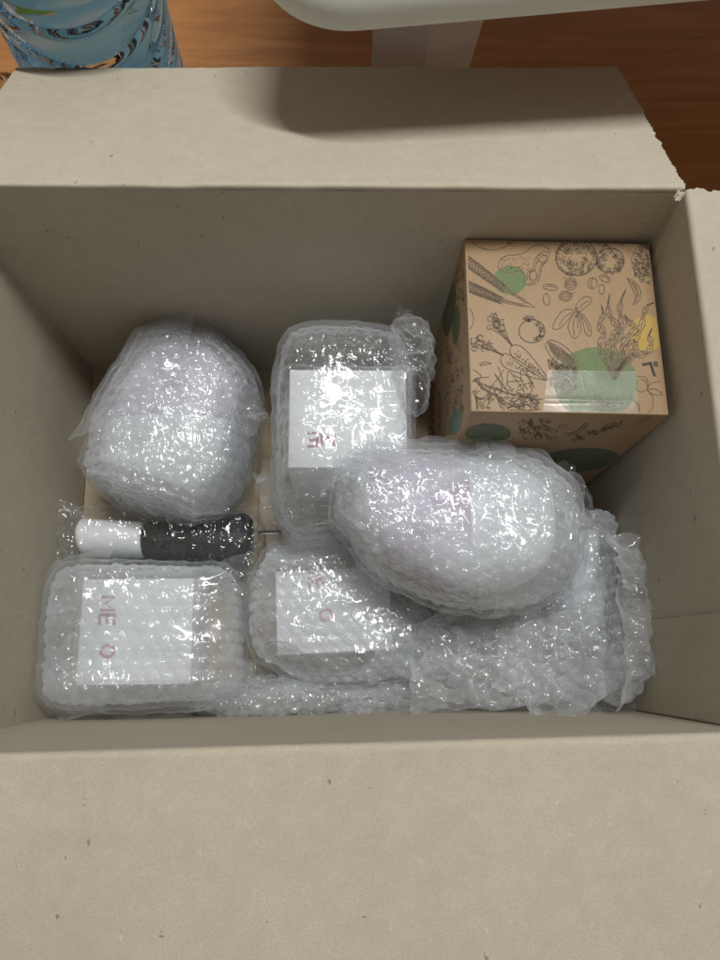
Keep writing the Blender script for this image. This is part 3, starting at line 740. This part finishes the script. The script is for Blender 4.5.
# wheat ears
for nm, (p0, p1, p2) in {'a': ((128, 112), (240, 195), (325, 246)), 'b': ((130, 182), (230, 225), (325, 247))}.items():
    ws = []; p0, p1, p2 = map(np.array, (p0, p1, p2)); d = (p1 - p0) / np.linalg.norm(p1 - p0); nn = np.array([-d[1], d[0]])
    dg = math.degrees(math.atan2(d[1], d[0]))
    for k in range(13):
        c = p0 + (p1 - p0) * k / 13; g = 1 - .45 * (k / 13) ** 2
        for s in (-1, 1):
            e = c + nn * s * 8 * g; ws.append(C_([e - d * 8, e - d * 1 + nn * s * 6 * g, e + d * 9 + nn * s * 5 * g, e + d * 3 - nn * s * 3 * g, e - d * 8], 4))
            for h_ in (1, 3): ws.append(np.array([e - d * 5 + nn * s * h_, e + d * 5 + nn * s * (h_ + 1)]))
        e = c + d * 4; ws.append(ell(e[0], e[1], 6, 3 * g, dg, n=9))
    for s in (-5, -1, 3): ws.append(C_([p1 + nn * s, (p1 + p2) / 2 + nn * s * .8, p2 + nn * s * .5 - d * 8 * abs(s)]))
    print_strokes('printed_wheat', 'top', ws, width=.00036)
# walnut halves
for cx, cy, rx, ry in ((433, 104, 57, 50), (527, 112, 38, 34)):
    ws = [(ell(cx, cy, rx, ry, n=50, wob=.012), .0008), ell(cx, cy, rx * .95, ry * .95, a0=20, a1=200)]
    for k in range(int(rx * 2.1)):
        a = U(0, 6.28); r = math.sqrt(U(.02, .82)); x, y = cx + rx * r * math.cos(a), cy + ry * r * math.sin(a); b = a + U(-.7, .7)
        ws.append(C_([(x, y), (x + 5 * math.cos(b) + U(-2, 2), y + 5 * math.sin(b) + U(-2, 2)), (x + 9 * math.cos(b), y + 9 * math.sin(b)), (x + 11 * math.cos(b + .9), y + 11 * math.sin(b + .9))], 4))
    print_strokes('printed_walnut', 'top', ws, width=.00045)
# dark berry cluster on the right edge
ws = [C_([(640, 68), (612, 70), (592, 88), (586, 115), (592, 140), (612, 165), (645, 182)])]
for k in range(150):
    x, y = U(592, 648), U(72, 176)
    if (x - 640) ** 2 / 52 ** 2 + (y - 122) ** 2 / 56 ** 2 < 1: ws.append(ell(x, y, U(2, 6), U(2, 5), U(0, 90), 0, U(150, 330), n=9))
print_strokes('printed_berry', 'top', ws, width=.00042)
# stray bits along the back edge
print_strokes('printed_stem', 'top', [C_([(140, 56), (165, 76), (200, 83), (232, 76), (250, 62)])] + [np.array([(250, 62), (250 + 9 * math.cos(a), 62 + 9 * math.sin(a))]) for a in np.linspace(0, 6, 7)])
for cx, cy, r in ((508, 64, 12), (572, 62, 14)):
    print_strokes('printed_leaf', 'top', [ell(cx + U(-r, r), cy + U(-8, 8), U(2, 5), U(2, 4), 0, 0, U(120, 330), n=8) for k in range(16)])
# seeds and nuts
ws = [ell(361, 186, 20, 8, 8), ell(350, 220, 9, 16, -8), ell(478, 175, 13, 15), ell(512, 162, 16, 9, 25), ell(503, 192, 8, 14), ell(417, 177, 17, 16), ell(403, 211, 18, 14), ell(361, 187, 14, 4, 8, 180, 350), ell(481, 175, 8, 12, 0, 100, 260), ell(512, 163, 11, 5, 25, 180, 340)]
for cx, cy in ((417, 177), (403, 211)):
    for q in (-9, -4, 2, 8): ws.append(C_([(cx - 14, cy + q * .5), (cx, cy + q * 1.2), (cx + 14, cy + q * .5)]))
ws += [np.array([(402, 163), (397, 158)]), np.array([(421, 206), (428, 201)])]
print_strokes('printed_seeds', 'top', ws)
print_strokes('printed_pea_pod', 'top', [C_([(573, 160), (590, 168), (606, 185), (612, 208), (603, 226), (590, 233), (597, 215), (588, 190), (573, 160)]), C_([(576, 163), (592, 182), (600, 205), (597, 228)]), C_([(590, 172), (603, 195), (605, 215)])])
# banana bunch
ws = [C_([(430, 246), (438, 226), (458, 213), (474, 216), (472, 230), (452, 246), (436, 256)], closed=True), C_([(425, 250), (398, 250), (378, 272), (368, 300), (386, 300), (416, 270)], closed=True), C_([(430, 255), (411, 288), (414, 312), (430, 328), (445, 306), (441, 272)], closed=True), C_([(440, 256), (460, 272), (473, 298), (472, 321), (459, 314), (451, 284)], closed=True),
      C_([(385, 292), (400, 270), (420, 256)]), C_([(428, 320), (424, 290), (432, 262)]), C_([(437, 300), (437, 280), (434, 262)]), C_([(468, 312), (462, 288), (446, 264)]), C_([(440, 244), (452, 232), (468, 222)]), (C_([(432, 242), (438, 256), (432, 268)]), .0011)]
print_strokes('printed_banana', 'top', ws)
# tomato
ws = [(ell(310, 308, 36, 32, n=40), .0007)]
for k in range(75):
    a = math.radians(U(-75, 75)); r = U(.62, .97); ws.append(np.array([(310 + 36 * r * math.cos(a), 308 + 32 * r * math.sin(a)), (310 + 36 * (r - .09) * math.cos(a + .12), 308 + 32 * (r - .09) * math.sin(a + .12))]))
for a in (-150, -120, -92, -60, -30, 200): ws.append((C_([(302, 282), (302 + 9 * math.cos(math.radians(a)), 280 + 8 * math.sin(math.radians(a))), (302 + 19 * math.cos(math.radians(a + 8)), 280 + 17 * math.sin(math.radians(a + 8)))]), .0010))
print_strokes('printed_tomato', 'top', ws)
# carrots
ws = [C_([(249, 362), (256, 347), (272, 347), (290, 358), (318, 390), (356, 442), (338, 438), (300, 414), (262, 388)], closed=True), C_([(223, 388), (232, 371), (252, 376), (298, 405), (350, 440), (330, 441), (280, 426), (238, 410)], closed=True)]
for k in range(34):
    t = U(.05, .8); s = U(-8, 8) * (1 - t)
    for (a, b) in (((258, 362), (350, 438)), ((234, 388), (340, 438))):
        x, y = a[0] + (b[0] - a[0]) * t + s * .6, a[1] + (b[1] - a[1]) * t - s; ws.append(np.array([(x, y), (x + 4, y + U(-3, 4))]))
for (bx, by, tx, ty) in ((256, 350, 212, 290), (232, 376, 172, 345)):
    for q in (-8, -3, 2, 7): ws.append(C_([(bx, by), ((bx + tx) / 2 + q, (by + ty) / 2), (tx + q * 2.4, ty - q)]))
    for k in range(17): ws.append(ell(tx + U(-28, 26), ty + U(-26, 16), U(5, 11), U(5, 9), U(0, 90), 0, U(180, 320), n=12))
print_strokes('printed_carrots', 'top', ws)
# rosemary and grain sprigs near the front left corner
ws = [C_([(165, 400), (180, 393), (198, 397)]), C_([(165, 403), (182, 400), (198, 398)])]
for k in range(26):
    x, y = U(140, 320), U(440, 535); ws.append(C_([(x, y), (x + U(-25, 30), y + U(-40, 5)), (x + U(-30, 55), y + U(-50, 25))]))
for (a, b) in (((135, 440), (330, 500)), ((160, 455), (300, 535)), ((140, 460), (180, 535)), ((205, 470), (235, 538))):
    for k in range(18):
        t = k / 18; x, y = a[0] + (b[0] - a[0]) * t, a[1] + (b[1] - a[1]) * t + 6 * math.sin(t * 7)
        ws.append(np.array([(x, y), (x + U(6, 16), y + U(-12, 12))]))
    ws.append((C_([a, ((a[0] + b[0]) / 2, (a[1] + b[1]) / 2 + 5), b]), .0008))
for k in range(12): ws.append(C_([(U(230, 320), U(500, 540)), (U(240, 330), U(480, 530)), (U(260, 335), U(470, 530))]))
ws += [C_([(225, 470), (228, 440), (215, 405)]), C_([(190, 468), (215, 440), (232, 415)]), C_([(270, 465), (285, 445), (260, 430)]), C_([(295, 490), (310, 470), (300, 450)])]
print_strokes('printed_herb_sprigs', 'top', ws)
# corn cob
ws = [C_([(348, 352), (352, 338), (366, 333), (398, 348), (428, 378), (440, 405), (425, 410), (395, 405), (368, 385)], closed=True)]
for k in range(7): ws.append(C_([(352 + k * 3, 340 + k * 6.5 - 4), (385 + k * 4, 352 + k * 8), (425 + k * 2, 384 + k * 4)]))
for k in range(13): t = k / 13; ws.append(np.array([(356 + 75 * t, 336 + 52 * t), (348 + 60 * t + 14, 350 + 42 * t + 14)]))
for k in range(9): ws.append(C_([(355 + U(0, 30), 372 + U(0, 30)), (352 + U(0, 30), 385 + U(0, 25)), (358 + U(0, 40), 400 + U(0, 20))]))
print_strokes('printed_corn', 'top', ws)
# broccoli scribble inside the green dot
ws = []
for k in range(170):
    a = U(0, 6.28); r = math.sqrt(U(0, 1)); x, y = 402 + 40 * r * math.cos(a), 440 + 42 * r * math.sin(a); ws.append(ell(x, y, U(2, 6), U(2, 5), U(0, 90), U(0, 90), U(180, 360), n=8))
print_strokes('printed_broccoli', 'top', ws, width=.0005)
# seaweed fan
ws = []
fronds = [[(538, 442), (515, 395), (498, 350), (510, 318), (497, 290), (507, 262), (502, 236)], [(538, 442), (530, 390), (520, 350), (535, 322), (548, 300), (536, 280), (524, 262), (521, 232), (525, 205)],
          [(538, 442), (545, 400), (536, 352), (552, 320), (562, 290), (553, 255), (556, 225), (570, 192)], [(538, 442), (556, 395), (560, 350), (580, 318), (596, 300), (578, 280), (566, 262)],
          [(538, 442), (566, 400), (590, 378), (615, 372), (634, 362), (640, 340), (634, 322), (642, 300)], [(538, 442), (560, 400), (572, 352), (598, 326), (612, 296), (620, 262), (630, 238), (654, 226)], [(560, 400), (585, 372), (598, 350), (592, 330)]]
for fr_ in fronds:
    c = C_(fr_, 8); dd = np.gradient(c, axis=0); nn = np.stack([-dd[:, 1], dd[:, 0]], -1); nn /= np.linalg.norm(nn, axis=1, keepdims=True) + 1e-9
    t = np.linspace(0, 1, len(c)); wd = (1.5 + 5.5 * np.sin(np.pi * np.clip(t * .95 + .05, 0, 1)) ** .7) * (1 + .35 * np.sin(t * 34)) * np.clip((1 - t) * 6, .1, 1)
    ws += [c + nn * wd[:, None], c - nn * wd[:, None], c + nn * (wd * .15)[:, None]]
    for k in range(4, len(c) - 4, 4): ws.append(np.array([c[k] - nn[k] * wd[k] * .8, c[k + 2] - nn[k] * wd[k] * .1]))
print_strokes('printed_seaweed', 'top', ws)
# sprig, pepper outline, tomatoes at the front edge
ws = [C_([(605, 433), (625, 436), (632, 455), (628, 470)]), C_([(628, 470), (640, 452), (665, 447)]), C_([(628, 470), (650, 468), (670, 482), (648, 484), (628, 470)]), C_([(628, 470), (612, 476), (602, 470)]), C_([(630, 472), (645, 495), (642, 525), (628, 535)]), C_([(612, 440), (624, 446), (630, 462)]), C_([(590, 500), (605, 510), (607, 535)]), C_([(595, 500), (600, 515), (592, 535)]),
      ell(440, 510, 22, 20, 0, 0, 360), ell(470, 520, 26, 18, 0, 180, 360)]
for k in range(40): x, y = U(480, 560), U(490, 530); ws.append(ell(x, y, U(3, 9), U(3, 7), U(0, 90), 0, U(120, 300), n=9))
print_strokes('printed_sprig', 'top', ws)
print_strokes('printed_mark', 'top', [(np.array([(615, 401), (641, 396)]), .0017), (np.array([(638, 396), (650, 433)]), .0017), (np.array([(648, 393), (656, 394), (657, 398), (650, 399), (657, 400), (658, 405), (650, 405), (648, 393)]), .0008)], mat=M_black_ink)
ws = [ell(128, 275, 20, 32, 0, -90, 90)] + [np.array([(130, 250 + 9 * k), (146 - abs(k - 3) * 3, 250 + 9 * k)]) for k in range(7)]
print_strokes('printed_cut_fruit', 'top', ws)
# front face
print_blob('green_dot', 'front', ell(150, 88, 72, 30, n=40), M_dkgreen)
print_blob('green_dot', 'front', ell(430, 172, 135, 36, -4, n=50), M_dkgreen)
ws = []
for k in range(60): x, y = U(250, 350), U(45, 110); ws.append(ell(x, y, U(3, 9), U(2, 5), U(0, 90), 0, U(150, 360), n=9))
for k in range(60): t = U(0, 1); ws.append(ell(420 + 150 * t + U(-8, 8), 105 - 50 * t + U(-8, 8), U(2, 6), U(2, 4), 0, 0, U(150, 360), n=8))
ws += [ell(355, 80, 12, 5), ell(385, 68, 12, 5), ell(352, 102, 14, 6), C_([(390, 92), (430, 78), (455, 55)]), C_([(395, 98), (438, 84), (462, 60)]), C_([(275, 50), (300, 80), (310, 95), (290, 70), (275, 50)]), C_([(610, 50), (640, 42), (660, 34)]), C_([(615, 60), (648, 48), (668, 40)]), C_([(135, 55), (155, 72), (185, 74), (160, 80), (150, 68)])]
for k in range(9): x = 400 + k * 7; ws.append(np.array([(x, 92 - k * 4), (x + 6, 98 - k * 4)]))
print_strokes('printed_vegetables', 'front', ws)
print_strokes('tuck_gap', 'front', [(np.array([(98, 33), (70, 72), (40, 114)]), .0024)], mat=M_black_ink, lift=.0003)
# left face
print_blob('green_dot', 'left', ell(122, 325, 24, 118, 6, n=40), M_dkgreen)
print_blob('green_dot', 'left', ell(151, 395, 16, 82, 3, n=40), M_dkgreen)
print_blob('teal_dot', 'left', ell(150, 800, 24, 55, 8, n=30), M_teal)
print_strokes('printed_vegetable', 'left', [ell(U(105, 180), U(470, 780), U(2, 6), U(6, 18), U(-20, 20), 0, U(150, 360), n=9) for k in range(80)])
print_strokes('printed_text_block', 'left', [(np.array([(48 + U(-6, 6), 640 + k * 7), (56 + U(-4, 8), 643 + k * 7)]), .0012) for k in range(34)])
print_strokes('printed_text_block', 'left', [(np.array([(80 + U(-3, 3), 680 + k * 7), (86, 683 + k * 7)]), .0009) for k in range(22)])
print_strokes('printed_leaf', 'left', [ell(U(150, 185), U(150, 300), U(1, 4), U(4, 14), 0, 0, U(150, 360), n=9) for k in range(40)])
# lid slit along the front edge and clear tape holding it
print_strokes('lid_slit', 'top', [(np.array([(136, 536.5), (330, 538)]), .0010)], mat=M_black_ink, width=.001)
q = kpx('top', [ZOOMS['top'](*p) for p in ((340, 536), (600, 536), (598, 420), (352, 418))])
q[:, 1] = np.maximum(q[:, 1], -KD / 2 + .0004)
n = 40; r2 = bilin((*q[0], 0), (*q[1], 0), (*q[2], 0), (*q[3], 0), n, n)
lf = .0008 + .0005 * vnoise(r2 / .014, 3) + .0009 * np.exp(-((np.linspace(0, 1, n)[:, None] - .28) / .06) ** 2) * (.6 + .4 * vnoise(r2 / .02, 9))
o_, a_, b_, n_, *_ = FACES['top']
tp = kw((o_ + r2[..., :1] * a_ + r2[..., 1:2] * b_ + n_ * lf[..., None]).reshape(-1, 3)).reshape(n, n, 3)
obj('clear_tape', tp.reshape(-1, 3), grid_faces(n, n), wrap_mat('gift_box_tape', .06, rough=.27, crinkle=.05, spec=.08), kroot)

# ------------------------------------------------------------------ stool behind the box
SZ = .280
stool = empty('stool', (.40, .60, -.0085), 'cream white plastic stool with rounded seat standing behind the box', 'stool')
def rrect(x0, x1, y0, y1, r, n=14):
    out = []
    for cx, cy, a0 in ((x1 - r, y1 - r, 0), (x0 + r, y1 - r, 90), (x0 + r, y0 + r, 180), (x1 - r, y0 + r, 270)):
        for k in range(n): a = math.radians(a0 + 90 * k / (n - 1)); out.append((cx + r * math.cos(a), cy + r * math.sin(a)))
    return np.array(out)
xs0, xs1, ys0, ys1 = -.040, .72, .321, .80
rings = []
for ins, z in ((.012, SZ + .006), (.004, SZ), (0, SZ + .003), (0, SZ + .012), (.003, SZ + .020), (.008, SZ + .026), (.016, SZ + .0285), (.030, SZ + .0285), (.06, SZ + .026)):
    p = rrect(xs0 + ins, xs1 - ins, ys0 + ins, ys1 - ins, max(.01, .056 - ins))
    # front edge runs slightly askew
    p[:, 1] += (p[:, 0] - xs0) * .12
    rings.append(np.concatenate([p, np.full((len(p), 1), z)], 1))
nr = len(rings[0]); sv = np.concatenate(rings); sf = [list(map(int, f)) for f in grid_faces(nr, len(rings), True)]
sf.append([int(k) for k in range((len(rings) - 1) * nr, len(rings) * nr)]); sf.append([int(k) for k in range(nr - 1, -1, -1)])
auto_smooth(obj('seat', sv, sf, M_stool, stool), 40)
def stool_leg(cx, cy, sx, sy):
    """angle-section leg, flaring towards the floor"""
    prof = [(-1, -.0), (0, -.35), (1, 0), (1, .12), (0, -.20), (-1, .12)]
    vs = []
    for z, wd, ox in ((SZ + .004, .046, 0), (.13, .040, .006), (-.0083, .036, .012)):
        for a, b in prof: vs.append((cx + a * wd + sx * ox, cy - sy * ox * -1 + b * wd * -sy * -1, z))
    n = 6; fs = [[k + n * q, (k + 1) % n + n * q, (k + 1) % n + n * (q + 1), k + n * (q + 1)] for q in range(2) for k in range(n)] + [list(range(n - 1, -1, -1)), [12 + k for k in range(n)]]
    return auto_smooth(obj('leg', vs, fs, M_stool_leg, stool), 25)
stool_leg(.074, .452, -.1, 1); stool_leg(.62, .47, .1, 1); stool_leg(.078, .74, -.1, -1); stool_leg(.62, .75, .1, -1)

# ------------------------------------------------------------------ water bottles
def water_mat():
    t = NT('clear_bottle_water')
    g = t.n('ShaderNodeBsdfPrincipled', Base__Color=(.93, .97, 1, 1), Roughness=.0, IOR=1.34); g.inputs['Transmission Weight'].default_value = 1
    return t.done(g.outputs[0])
def label_mat():
    t = NT('blue_printed_label'); co = t.coord()
    c = t.ramp(t.noise(co, 16, 3, 0.6, 0.5), [(0.30, (.08, .42, 1)), (0.48, (.22, .62, 1)), (0.60, (.34, .74, 1)), (0.74, (.80, .93, 1))])
    gsel = t.ramp(t.noise(co, 38, 2, 0.5), [(0.66, (0, 0, 0)), (0.70, (1, 1, 1))])
    c = t.mixc(gsel, c, (.16, .42, .08))
    ysel = t.ramp(t.noise(t.n('ShaderNodeVectorMath', i0=co, i1=(3.1, 1.7, 0)).outputs[0], 45, 2, 0.5), [(0.70, (0, 0, 0)), (0.73, (1, 1, 1))])
    c = t.mixc(ysel, c, (.75, .55, .25))
    d = t.n('ShaderNodeBsdfDiffuse', Color=c); tl = t.n('ShaderNodeBsdfTranslucent', Color=c)
    return t.done(t.n('ShaderNodeMixShader', i0=.85, i1=d.outputs[0], i2=tl.outputs[0]).outputs[0])
M_label = label_mat()
M_water = water_mat()
def bottle(name, loc, rad, hgt, label, grp, capmat, seed):
    rt = empty(name, loc, label, 'bottle', grp)
    nz, nt = (300, 300) if rad > .04 else (120, 120)
    z = np.linspace(0, 1, nz)[:, None]; th = np.linspace(0, 2 * math.pi, nt, endpoint=False)[None, :]
    prof = np.interp(z, [0, .012, .04, .70, .80, .90, .93, 1.0], [.80, .95, 1, 1, .80, .34, .25, .25])
    ph = z * hgt / .026 * math.pi + 3.2 * np.sin(th * 1.0 + 2.4 + seed) + .9 * np.sin(2 * th + z * 9)
    ph2 = z * hgt / .046 * math.pi - 2.4 * np.sin(th + .6 + seed) + 1.0
    g = np.exp(-(np.sin(ph) / .24) ** 2) + .7 * np.exp(-(np.sin(ph2) / .20) ** 2) * np.clip(np.sin(th * 2 + 1) * 2 + .6, 0, 1)
    r = rad * prof * (1 - .17 * np.minimum(g, 1.1) * np.clip((.72 - z) / .05, 0, 1) * np.clip((z - .05) / .05, 0, 1))
    V = np.stack([loc[0] + r * np.cos(th), loc[1] + r * np.sin(th), loc[2] + z * hgt + 0 * th], -1)
    fs = [list(map(int, f)) for f in grid_faces(nt, nz, True)] + [list(range(nt - 1, -1, -1)), [int((nz - 1) * nt + k) for k in range(nt)]]
    auto_smooth(obj('bottle_body', V.reshape(-1, 3), fs, M_water, rt), 60)
    if rad > .04:
        na, nb = 90, 12
        la = np.radians(np.linspace(12, 168, na))[None, :] + 0 * np.zeros((nb, 1)); lz = np.linspace(.10, .66, nb)[:, None] * hgt + 0 * la
        LV = np.stack([loc[0] + rad * 1.006 * np.cos(la), loc[1] + rad * 1.006 * np.sin(la), loc[2] + lz], -1)
        obj('label', LV.reshape(-1, 3), grid_faces(na, nb), M_label, rt)
    n = 48; vs = []
    for q, (ra, zz) in enumerate(((.30, .955), (.30, 1.02), (.28, 1.03), (.001, 1.031))):
        for k in range(n):
            a = 2 * math.pi * k / n; rr_ = rad * ra * (1 + (.02 if k % 2 and q < 2 else 0)); vs.append((loc[0] + rr_ * math.cos(a), loc[1] + rr_ * math.sin(a), loc[2] + zz * hgt))
    auto_smooth(obj('cap', vs, [list(map(int, f)) for f in grid_faces(n, 4, True)], capmat, rt), 40)
    return rt
pb = at(88, 26, .15)
bottle('water_bottle', (float(pb[0]), float(pb[1]) + .002, -.0085), .0605, .33, 'big clear water bottle with wavy grooves standing behind the back flap', None, M_blue, 0)
pc = at(-9, 73, .115)
bottle('small_water_bottle', (float(pc[0]) - .004, float(pc[1]), -.0085), .028, .125, 'small water bottle with blue cap at the left edge beside the big bottle', None, M_blue, 2)
